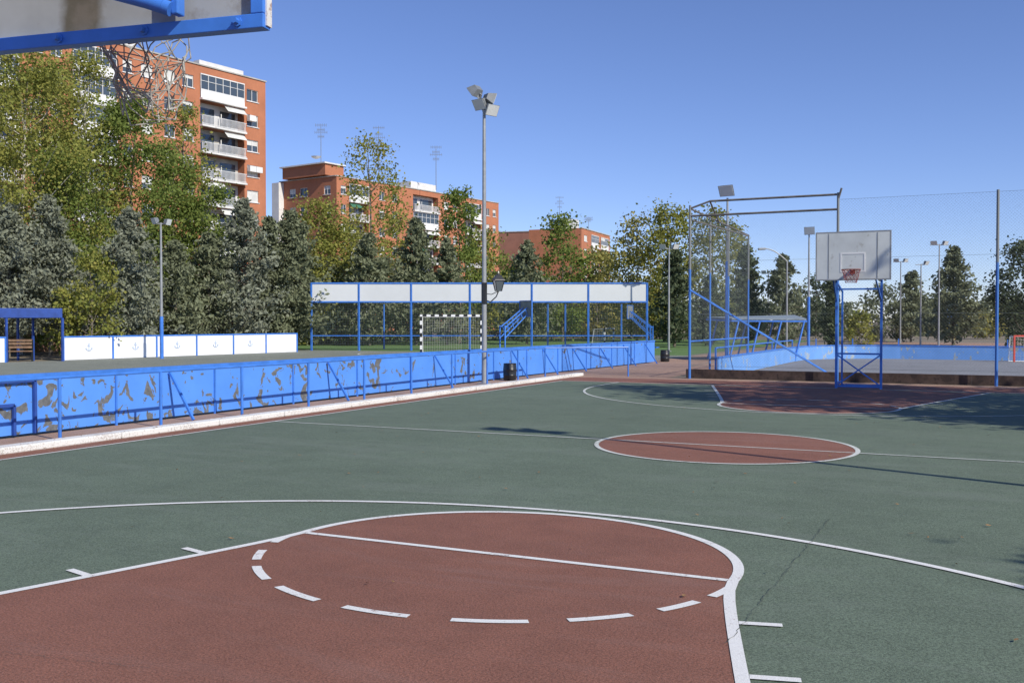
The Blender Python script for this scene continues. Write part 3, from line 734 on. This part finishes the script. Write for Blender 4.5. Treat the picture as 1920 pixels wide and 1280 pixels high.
def apartment(pxR,dR,pxL,ztop,label,cols,seed,depth=13,endcols=None,sth=2.9,brick='brick'):
    R=random.Random(seed); OR=P(pxR,dR); s=hit(pxL,OR,E); Ls=-s
    O=(OR[0]+E[0]*s,OR[1]+E[1]*s)
    t=thing('apartment_building',(O[0],O[1],0),label,'building','brick apartment blocks behind the trees')
    nst=int((ztop-.5)/sth); zoff=ztop-.75-nst*sth
    cc=[(k,hit(a,O,E),hit(b,O,E)) for k,a,b in cols]
    wall=MB(); face(t,O,E,NN,Ls,nst,sth,ztop,cc,R,zoff=zoff,wall=wall)
    O2=(O[0]-NN[0]*depth,O[1]-NN[1]*depth)
    face(t,O2,NN,(-E[0],-E[1]),depth,nst,sth,ztop,endcols or [],R,zoff=zoff,wall=wall)
    pf=lambda s,o,z:(O[0]+E[0]*s+NN[0]*o,O[1]+E[1]*s+NN[1]*o,z)
    wall.quad(pf(Ls,0,0),pf(Ls,-depth,0),pf(Ls,-depth,ztop),pf(Ls,0,ztop)); wall.quad(pf(0,-depth,0),pf(Ls,-depth,0),pf(Ls,-depth,ztop),pf(0,-depth,ztop))
    wall.build('wall',brick,t)
    MB().quad(pf(0,0,ztop-.4),pf(Ls,0,ztop-.4),pf(Ls,-depth,ztop-.4),pf(0,-depth,ztop-.4)).build('roof','warmgrey',t)
    cp=MB(); 
    cp.beam(pf(-.1,-.08,ztop+.05),pf(Ls+.1,-.08,ztop+.05),.4,.14); cp.beam(pf(0,-.1,ztop+.051),pf(0,-depth,ztop+.051),.4,.14); cp.beam(pf(Ls,-.3,ztop+.051),pf(Ls,-depth,ztop+.051),.4,.14)
    cp.build('coping','warmgrey',t)
    return t,pf,Ls,O
colsA=[('w',465,486),('b',378,460),('w',345,366),('w',311,331),('w',268,290),('w',234,252),('b',140,222),('w',100,122),('w',60,82),('b',-40,40)]
tA,pA,LA,OA=apartment(500,117,-60,29.8,'tall orange brick apartment block with white balconies at left',colsA,3)
for a,b in ((378,460),(140,222)):
    s0,s1=hit(a,OA,E),hit(b,OA,E); MB().beam(pA(s0,-.6,30.15),pA(s1,-.6,30.15),1.0,.55).build('bay_parapet','stucco',tA)
for s_,z in ((hit(470,OA,E),25.2),(hit(470,OA,E),19.4),(hit(482,OA,E),19.4)):
    MB().box((*pA(s_,.35,z)[:2],z-.1),(.5,.9,.65),-ta).build('air_conditioner','balc',tA)
mbx=MB(); mbx.beam(pA(LA*.35,-5,30.8),pA(LA*.55,-5,30.8),5,2.4); mbx.build('lift_house','stucco',tA)
colsB=[('w',640,650),('b',655,692),('w',712,722),('w',736,746),('b',775,822),('w',833,842),('w',850,858),('b',872,902),('w',912,918),('w',924,930)]
tB,pB,LB,OB=apartment(935,187,632,23.9,'mid brick apartment block with rooftop dish behind the tall lamp post',colsB,5,depth=12.5,endcols=[('w',2.2,3.6),('w',4.6,6.2),('w',9.8,11.2)])
MB().beam(pB(1.2,-11.0,25.0),pB(1.2,-1.6,25.0),4,1.7).build('lift_house','brick',tB)
MB().beam(pB(1.1,-11.3,25.95),pB(1.1,-1.3,25.95),4.6,.2).build('lift_house_roof','stucco',tB)
MB().beam(pB(-.25,-13.2,12.2),pB(-.25,-11.6,12.2),1.6,23).build('stair_panel','stucco',tB)
antenna(tB,pB(1,-4.3,0)[:2],25.9,Z(222,150)); antenna(tB,P(818,165),23.5,Z(275,165)); antenna(tB,P(711,158),23.5,Z(238,158),'aerial_mast')
q=pB(.5,-4.6,0)[:2]; mb=MB(); mb.lathe((q[0],q[1]-.3,26.9),[(.1,0),(.55,.15),(.8,.4)],14); o=mb.build('satellite_dish','stucco',tB)
s0,s1=hit(775,OB,E),hit(822,OB,E); MB().beam(pB(s0,-2,24.6),pB(s1,-2,24.6),3,1.3).build('roof_room','stucco',tB)
def facebldg(pxl,pxr,dl,dr,ztop,label,cols,seed,brick):
    R=random.Random(seed); a=P(pxl,dl); b=P(pxr,dr); L=math.hypot(b[0]-a[0],b[1]-a[1]); e=((b[0]-a[0])/L,(b[1]-a[1])/L); n=(e[1],-e[0])
    t=thing('apartment_building',(a[0],a[1],0),label,'building','brick apartment blocks behind the trees')
    nst=int((ztop-.5)/2.9); zoff=ztop-.75-nst*2.9; wall=MB()
    face(t,a,e,n,L,nst,2.9,ztop,[(k,hit(x,a,e),hit(y,a,e)) for k,x,y in cols],R,zoff=zoff,wall=wall)
    pf=lambda s,o,z:(a[0]+e[0]*s+n[0]*o,a[1]+e[1]*s+n[1]*o,z)
    for s in (0,L): wall.quad(pf(s,0,0),pf(s,-12,0),pf(s,-12,ztop),pf(s,0,ztop))
    wall.quad(pf(0,-12,0),pf(L,-12,0),pf(L,-12,ztop),pf(0,-12,ztop)); wall.build('wall',brick,t)
    MB().quad(pf(0,0,ztop-.3),pf(L,0,ztop-.3),pf(L,-12,ztop-.3),pf(0,-12,ztop-.3)).build('roof','warmgrey',t)
    MB().beam(pf(-.1,-.05,ztop+.05),pf(L+.1,-.05,ztop+.05),.4,.2).build('coping','warmgrey',t)
    return t,pf
tC,pC=facebldg(930,1088,232,226,Z(434,229),'low brown brick block right of the mid apartment block',[('w',1000,1006),('w',1040,1046)],9,'brickC')
mbq=P(1071,232); MB().box((*mbq,Z(424,232)),(3.2,5,2.6),.3).build('lift_house','stucco',tC)
antenna(tC,P(1049,230),Z(434,229),Z(368,229),'aerial_mast')
tD,pD=facebldg(1090,1143,212,232,Z(431,216),'small brick wing with white balconies, rightmost of the apartment blocks',[('w',1095,1101),('b',1108,1122),('b',1126,1140)],11,'brick')
antenna(tD,P(1103,216),Z(431,216),Z(408,216),'aerial_mast')
# ---------------- foliage
def leafobj(name,C,sz,cols,parent,m,elong=1.0):
    n=len(C); a=rng.normal(size=(n,3)); a/=np.linalg.norm(a,axis=1,keepdims=True)
    b=rng.normal(size=(n,3)); b-= (b*a).sum(1,keepdims=True)*a; b/=np.linalg.norm(b,axis=1,keepdims=True)
    s=(sz*rng.uniform(.6,1.3,size=(n,1)))
    a=a*s*.5*elong; b=b*s*.5
    V=np.empty((n,4,3)); V[:,0]=C-a; V[:,1]=C-b*.8; V[:,2]=C+a; V[:,3]=C+b*.8
    off=np.zeros(3)
    if parent is not None: off=np.array(root_of(parent).location)
    V=(V-off).reshape(-1,3).astype(np.float32)
    me=bpy.data.meshes.new(name); me.vertices.add(4*n); me.vertices.foreach_set('co',V.ravel())
    me.loops.add(4*n); me.loops.foreach_set('vertex_index',np.arange(4*n,dtype=np.int32))
    me.polygons.add(n); me.polygons.foreach_set('loop_start',np.arange(0,4*n,4,dtype=np.int32))
    me.update(calc_edges=True)
    ca=me.color_attributes.new('Col','FLOAT_COLOR','POINT'); cc=np.ones((n,4,4),np.float32); cc[:,:,:3]=cols[:,None,:]; ca.data.foreach_set('color',cc.ravel())
    me.materials.append(M[m]); o=bpy.data.objects.new(name,me); COL.objects.link(o)
    if parent is not None: o.parent=parent
    return o
PAL={'yg':((.335,.33,.075),(.215,.26,.06),(.45,.38,.10)),'g':((.215,.275,.065),(.15,.215,.05),(.32,.34,.085)),'yel':((.40,.355,.11),(.28,.295,.085),(.49,.40,.13)),
 'olive':((.31,.32,.105),(.235,.255,.08),(.40,.365,.12)),
 'blue':((.265,.285,.205),(.185,.205,.145),(.345,.36,.265)),'dark':((.105,.135,.07),(.07,.095,.05),(.16,.19,.10)),'mid':((.215,.24,.14),(.15,.17,.095),(.285,.305,.185))}
def palcols(n,pal,grp):
    A_,B_,C_=[np.array(x) for x in PAL[pal]]
    g_=grp; w=rng.random((n,1))
    c=A_*(1-g_[:,None])+B_*g_[:,None]; c=c+(C_-c)*(w**2.2)*.5
    return c*rng.uniform(.9,1.1,(n,1))
def decid(px,d,top,hw,pal,label,base=.25,dens=1.0,x=None,H=None,R=None,leaf=None,bark='bark',name='deciduous_tree',cat='tree',group='trees around the courts',lean=0,nlimb=9):
    q=x if x else P(px,d); H=H or Z(top,d); R=R or hw*d/F
    t=thing(name,(q[0],q[1],0),label,cat,group)
    zb=H*base; K=int(36+H*R*1.9); ls=leaf or max(.16,d*.0029)
    tt=rng.random(K)**.9; prof=np.sin(np.pi*np.clip(tt*.84+.12,0,1))**.55
    ang=rng.uniform(0,2*np.pi,K); rr=R*prof*np.sqrt(rng.uniform(.05,1,K))*rng.uniform(.75,1.08,K)
    cx=q[0]+rr*np.cos(ang)+lean*tt; cy=q[1]+rr*np.sin(ang); cz=zb+(H-zb)*tt*.95
    area=2*R*(H-zb); n=int(min(26000,max(1200,dens*4.4*area/(ls*ls*.8))))
    wgt=rng.uniform(.5,1.5,K); idx=rng.choice(K,n,p=wgt/wgt.sum())
    cr=rng.uniform(.16,.36,K)*min(R,2.8)
    dirs=rng.normal(size=(n,3)); dirs/=np.linalg.norm(dirs,axis=1,keepdims=True)
    off=dirs*(cr[idx]*np.abs(rng.normal(1.05,.5,n)))[:,None]*np.array((1,1,.75))
    C=np.stack((cx,cy,cz),1)[idx]+off; C[:,2]=np.maximum(C[:,2],.15)
    grp=rng.random(K)[idx]*.8+.2*rng.random(n)
    leafobj('crown',C,ls,palcols(n,pal,grp),t,'leaf')
    mb=MB(); r0=max(.06,H*.010); pr=np.array((q[0],q[1],0.)); seg=6; tp=[pr]
    for k in range(1,seg+1):
        f=k/seg; nx_=np.array((q[0]+lean*f*.8+rng.normal()*.10*f,q[1]+rng.normal()*.10*f,H*.9*f)); mb.tube(tp[-1],nx_,r0*(1-(k-1)/seg*.85),r0*(1-f*.85),7); tp.append(nx_)
    for k in rng.choice(K,min(K,int(nlimb*2)),replace=False):
        f=max(.15,min(.85,(cz[k]-R*.6)/(H*.9))); i=int(f*seg); st=tp[i]+(tp[min(seg,i+1)]-tp[i])*(f*seg-i)
        en=np.array((cx[k],cy[k],cz[k])); m_=(st+en)/2+np.array((0,0,-.08*R)); rb=r0*(1-f*.8)*.5
        mb.tube(st,m_,rb,rb*.7,5); mb.tube(m_,en,rb*.7,rb*.25,5)
    mb.build('trunk',bark,t,True)
    return t
def conif(px,d,top,hw,pal,label,base=.06,dens=1.0,tip=.72,group='trees around the courts',wide=1.25):
    q=P(px,d); H=Z(top,d); R=hw*d/F*wide; t=thing('conifer_tree',(q[0],q[1],0),label,'tree',group)
    ls=max(.14,d*.0027); nb=int(H*17); C=[];Gp=[]
    area=R*H*1.3; n=int(min(26000,max(2500,dens*5.2*area/(ls*ls*.6)))); per=max(12,n//nb); mb=MB()
    for k in range(nb):
        f=(k+rng.random())/nb; z=H*(base+(1-base)*f); L=R*min(1,(1-f)**tip*1.12+.04)*rng.uniform(.5,1.15)*(min(1,.6+f*3)); a=rng.uniform(0,2*np.pi)
        u=rng.random(per)**.55; up=rng.uniform(-.05,.45)
        sp=.07+.13*L*(1-u*.6)+.03
        x_=q[0]+np.cos(a)*L*u+rng.normal(size=per)*sp; y_=q[1]+np.sin(a)*L*u+rng.normal(size=per)*sp
        z_=z+up*L*u-.25*L*u*(1-u)+rng.normal(size=per)*sp*.7
        C.append(np.stack((x_,y_,np.maximum(z_,.1)),1)); Gp.append(np.full(per,rng.random()))
        if k%3==0: mb.tube((q[0],q[1],z),(q[0]+math.cos(a)*L*.8,q[1]+math.sin(a)*L*.8,z+up*L*.8-.04*L),.035,.012,4)
    C=np.concatenate(C); Gp=np.concatenate(Gp); C[:,2]=np.minimum(C[:,2],H*1.03)
    leafobj('crown',C,ls,palcols(len(C),pal,Gp*.8+.2*rng.random(len(C))),t,'needle',elong=1.7)
    mb.tube((q[0],q[1],0),(q[0],q[1],H*.97),max(.09,H*.014),.02,7); mb.build('trunk','bark',t,True)
    return t
decid(40,53,86,140,'yg','tall yellow green tree at the left edge behind the blue shelter',.22,.85,bark='palebark',lean=.6,nlimb=16)
decid(-40,50,150,120,'yg','leaning yellow green tree cut by the left picture edge',.2,.8,bark='palebark')
decid(165,57,88,86,'yg','tall thin crowned tree second from left in front of the tall block',.18,.85,bark='palebark',nlimb=14)
decid(95,60,118,100,'yg','tall green tree standing behind the two leftmost yellow green trees',.10,.9)
decid(250,58,165,92,'g','full green tree right under the tangled near net',.08,1.15)
decid(345,63,180,58,'yg','narrow sparse yellowing tree before the tall block balconies',.28,.7,nlimb=12)
decid(120,54,280,105,'g','green tree between the two leftmost conifers',.08,1.1)
decid(325,61,285,75,'g','green tree directly behind the blue-based lamp pole',.08,1.15)
decid(395,61,340,62,'g','green tree rising between conifers under the tall block balconies',.08,1.1)
decid(172,47,465,50,'yg','bright yellow green sapling between the left conifers',.12,1.0,name='sapling',group=None)
decid(120,46.8,540,34,'yg','low yellow green shrub behind the first white board',.02,.8,name='shrub',cat='shrub',group=None)
conif(15,49,385,86,'blue','blue grey conifer directly behind the blue shelter',.16)
conif(95,50.5,372,66,'blue','blue grey conifer just right of the blue shelter',.15)
conif(243,50,398,70,'blue','broad blue grey conifer left of the blue-based lamp pole')
conif(330,54,455,60,'mid','grey green conifer just right of the blue-based lamp pole')
conif(392,57,440,58,'mid','grey green conifer behind the fourth white board')
conif(458,58,378,66,'blue','tall pointed conifer behind the last white boards')
conif(548,61,398,64,'mid','wide conifer at the left end of the banner frame')
conif(505,60,410,56,'mid','shorter conifer between the two tall ones left of the banner frame')
decid(600,74,370,66,'yg','rounded green tree above the left end of the banner frame',.06,1.15)
decid(652,76,420,50,'yg','yellow green tree behind the second banner',.06,1.1)
decid(695,82,250,72,'yg','tall sparse tree standing above the mid apartment block roof',.28,.5,nlimb=14)
conif(692,72,440,54,'mid','grey green conifer behind the second banner gap')
conif(780,74,412,52,'mid','dark conifer behind the third banner')
conif(838,74,450,46,'mid','grey green conifer just left of the tall lamp post')
decid(862,78,346,50,'g','green pointed tree touching the left of the tall lamp post',.12,1.0)
decid(745,92,385,42,'yg','small yellow green tree before the mid block balconies',.12,.8)
decid(905,84,425,48,'yg','yellow green tree just behind the tall lamp post',.08,1.0)
decid(945,92,474,50,'g','low green tree right of the tall lamp post',.06,1.0)
conif(988,76,455,50,'mid','grey conifer behind the fifth banner')
decid(1055,86,400,54,'g','tall green poplar rising above the right banners',.05,1.3)
decid(1120,95,465,50,'yel','autumn yellow tree under the rightmost apartment wing',.05,1.1)
decid(1195,86,394,68,'yel','broad yellowing tree right of the rightmost apartment wing',.05,1.0)
decid(1258,84,382,60,'yg','tall olive green tree left of the cage corner',.05,1.0)
decid(1335,84,388,58,'olive','olive green tree seen through the cage corner',.05,.95)
decid(1380,92,420,38,'olive','narrow olive tree inside the cage corner panels',.05,.9)
conif(1265,68,470,42,'dark','dark green conifer behind the slim two-lamp pole')
conif(1400,78,462,34,'dark','narrow dark conifer behind the bench canopy')
conif(1468,76,482,44,'mid','conifer behind the curved arm street lamp')
conif(1330,72,520,40,'dark','dark conifer at the left end of the bench canopy')
conif(1558,64,515,14,'dark','slim dark cypress at the left leg of the far hoop',.03,1.3,tip=.35)
decid(1655,84,528,46,'mid','grey green tree seen below the far backboard',.05,1.0)
decid(1612,66,585,32,'yg','bright yellow green shrub behind the far hoop legs',.03,1.0,name='shrub',cat='shrub',group=None)
conif(1708,84,512,42,'mid','conifer just right of the far backboard')
conif(1787,72,466,58,'mid','large broad pointed conifer near the right of the picture',tip=.85)
decid(1922,66,448,64,'dark','dark rounded tree cut by the right picture edge',.05,1.6)
decid(1850,98,585,36,'yel','small yellow tree left of the dark right edge tree',.04,.9)
decid(1530,98,510,36,'dark','dark green tree behind the far backboard left corner',.06,1.0)
def leafbig(x,H,R,label,dens): decid(0,0,0,0,'g',label,.2,dens,x=x,H=H,R=R,leaf=.24)
leafbig((7.9,19.3),13,3.3,'bushy tree shading the far key from outside the picture at right',1.3)
leafbig((10.5,22.8),12,3.5,'bushy tree outside the picture right of the far corner',1.3)
leafbig((10.3,16.9),8.2,2.4,'smaller tree outside the picture right of the centre circle end',1.0)
leafbig((10.4,4.5),8.0,1.1,'slender tree outside the picture right of the near key',.35)
leafbig((9.3,.45),7.9,1.6,'leafy tree outside the picture at the near right corner',.55)
def wood(name,pts,hmin,hmax,pal,ls,n,label,depth=6):
    C=[];Gp=[]
    seglen=[math.dist(a,b) for a,b in zip(pts[:-1],pts[1:])]; tot=sum(seglen)
    for (a,b),L in zip(zip(pts[:-1],pts[1:]),seglen):
        m_=int(n*L/tot); K=max(4,int(L/2.2)); f=rng.random(K); hh=rng.uniform(hmin,hmax,K)
        idx=rng.integers(0,K,m_); fr=f[idx]+rng.normal(size=m_)*1.3/L; z=np.abs(rng.random(m_))**.7*hh[idx]
        C.append(np.stack((a[0]+(b[0]-a[0])*fr+rng.normal(size=m_)*depth*.2,a[1]+(b[1]-a[1])*fr+rng.normal(size=m_)*depth*.2,z),1)); Gp.append(rng.random(K)[idx])
    C=np.concatenate(C);Gp=np.concatenate(Gp)
    o=leafobj(name,C,ls,palcols(len(C),pal,Gp),None,'leaf'); tag(o,label,'trees',None,'stuff')
wood('woodland',[P(880,112),P(1300,112),P(1600,118),P(2300,120)],2.8,5.2,'mid',.42,32000,'far-off belt of green trees behind the pitches')
wood('undergrowth',[P(-250,58),P(100,60),P(400,67),P(600,75),P(900,93),P(1250,101)],4.0,7.5,'mid',.32,40000,'dark undergrowth behind the conifers at left')
# ---------------- light
S=np.array((.94,-.34)); S/=np.linalg.norm(S); EL=math.radians(36)
w=bpy.data.worlds.new('World'); scene.world=w; w.use_nodes=True; nt=w.node_tree
sky=nt.nodes.new('ShaderNodeTexSky'); sky.sky_type='NISHITA'; sky.sun_disc=False; sky.sun_elevation=EL; sky.sun_rotation=math.atan2(S[0],S[1])
sky.air_density=1.0; sky.dust_density=.0; sky.ozone_density=3.5; sky.altitude=1600
bg=nt.nodes['Background']; bg.inputs['Strength'].default_value=.13
nt.links.new(mix(nt,1.0,sky.outputs[0],(.88,.87,1.10),'MULTIPLY'),bg.inputs['Color'])
ld=bpy.data.lights.new('sun','SUN'); ld.energy=4.7; ld.angle=math.radians(.5); ld.color=(1,.94,.83)
lo=bpy.data.objects.new('sun',ld); COL.objects.link(lo)
from mathutils import Vector
dv=Vector((-S[0]*math.cos(EL),-S[1]*math.cos(EL),-math.sin(EL))); lo.rotation_euler=dv.to_track_quat('-Z','Y').to_euler(); lo.location=(20,-10,30)
cd=bpy.data.cameras.new('camera'); co=bpy.data.objects.new('camera',cd); COL.objects.link(co); scene.camera=co
cd.sensor_width=36; cd.lens=F/1920*36; cd.clip_end=3000; cd.clip_start=.05
co.location=(0,0,H0); co.rotation_euler=(PI/2-math.atan((640-HZ)/F),0,YAW)
scene.view_settings.view_transform='Standard'; scene.view_settings.look='None'; scene.view_settings.exposure=0
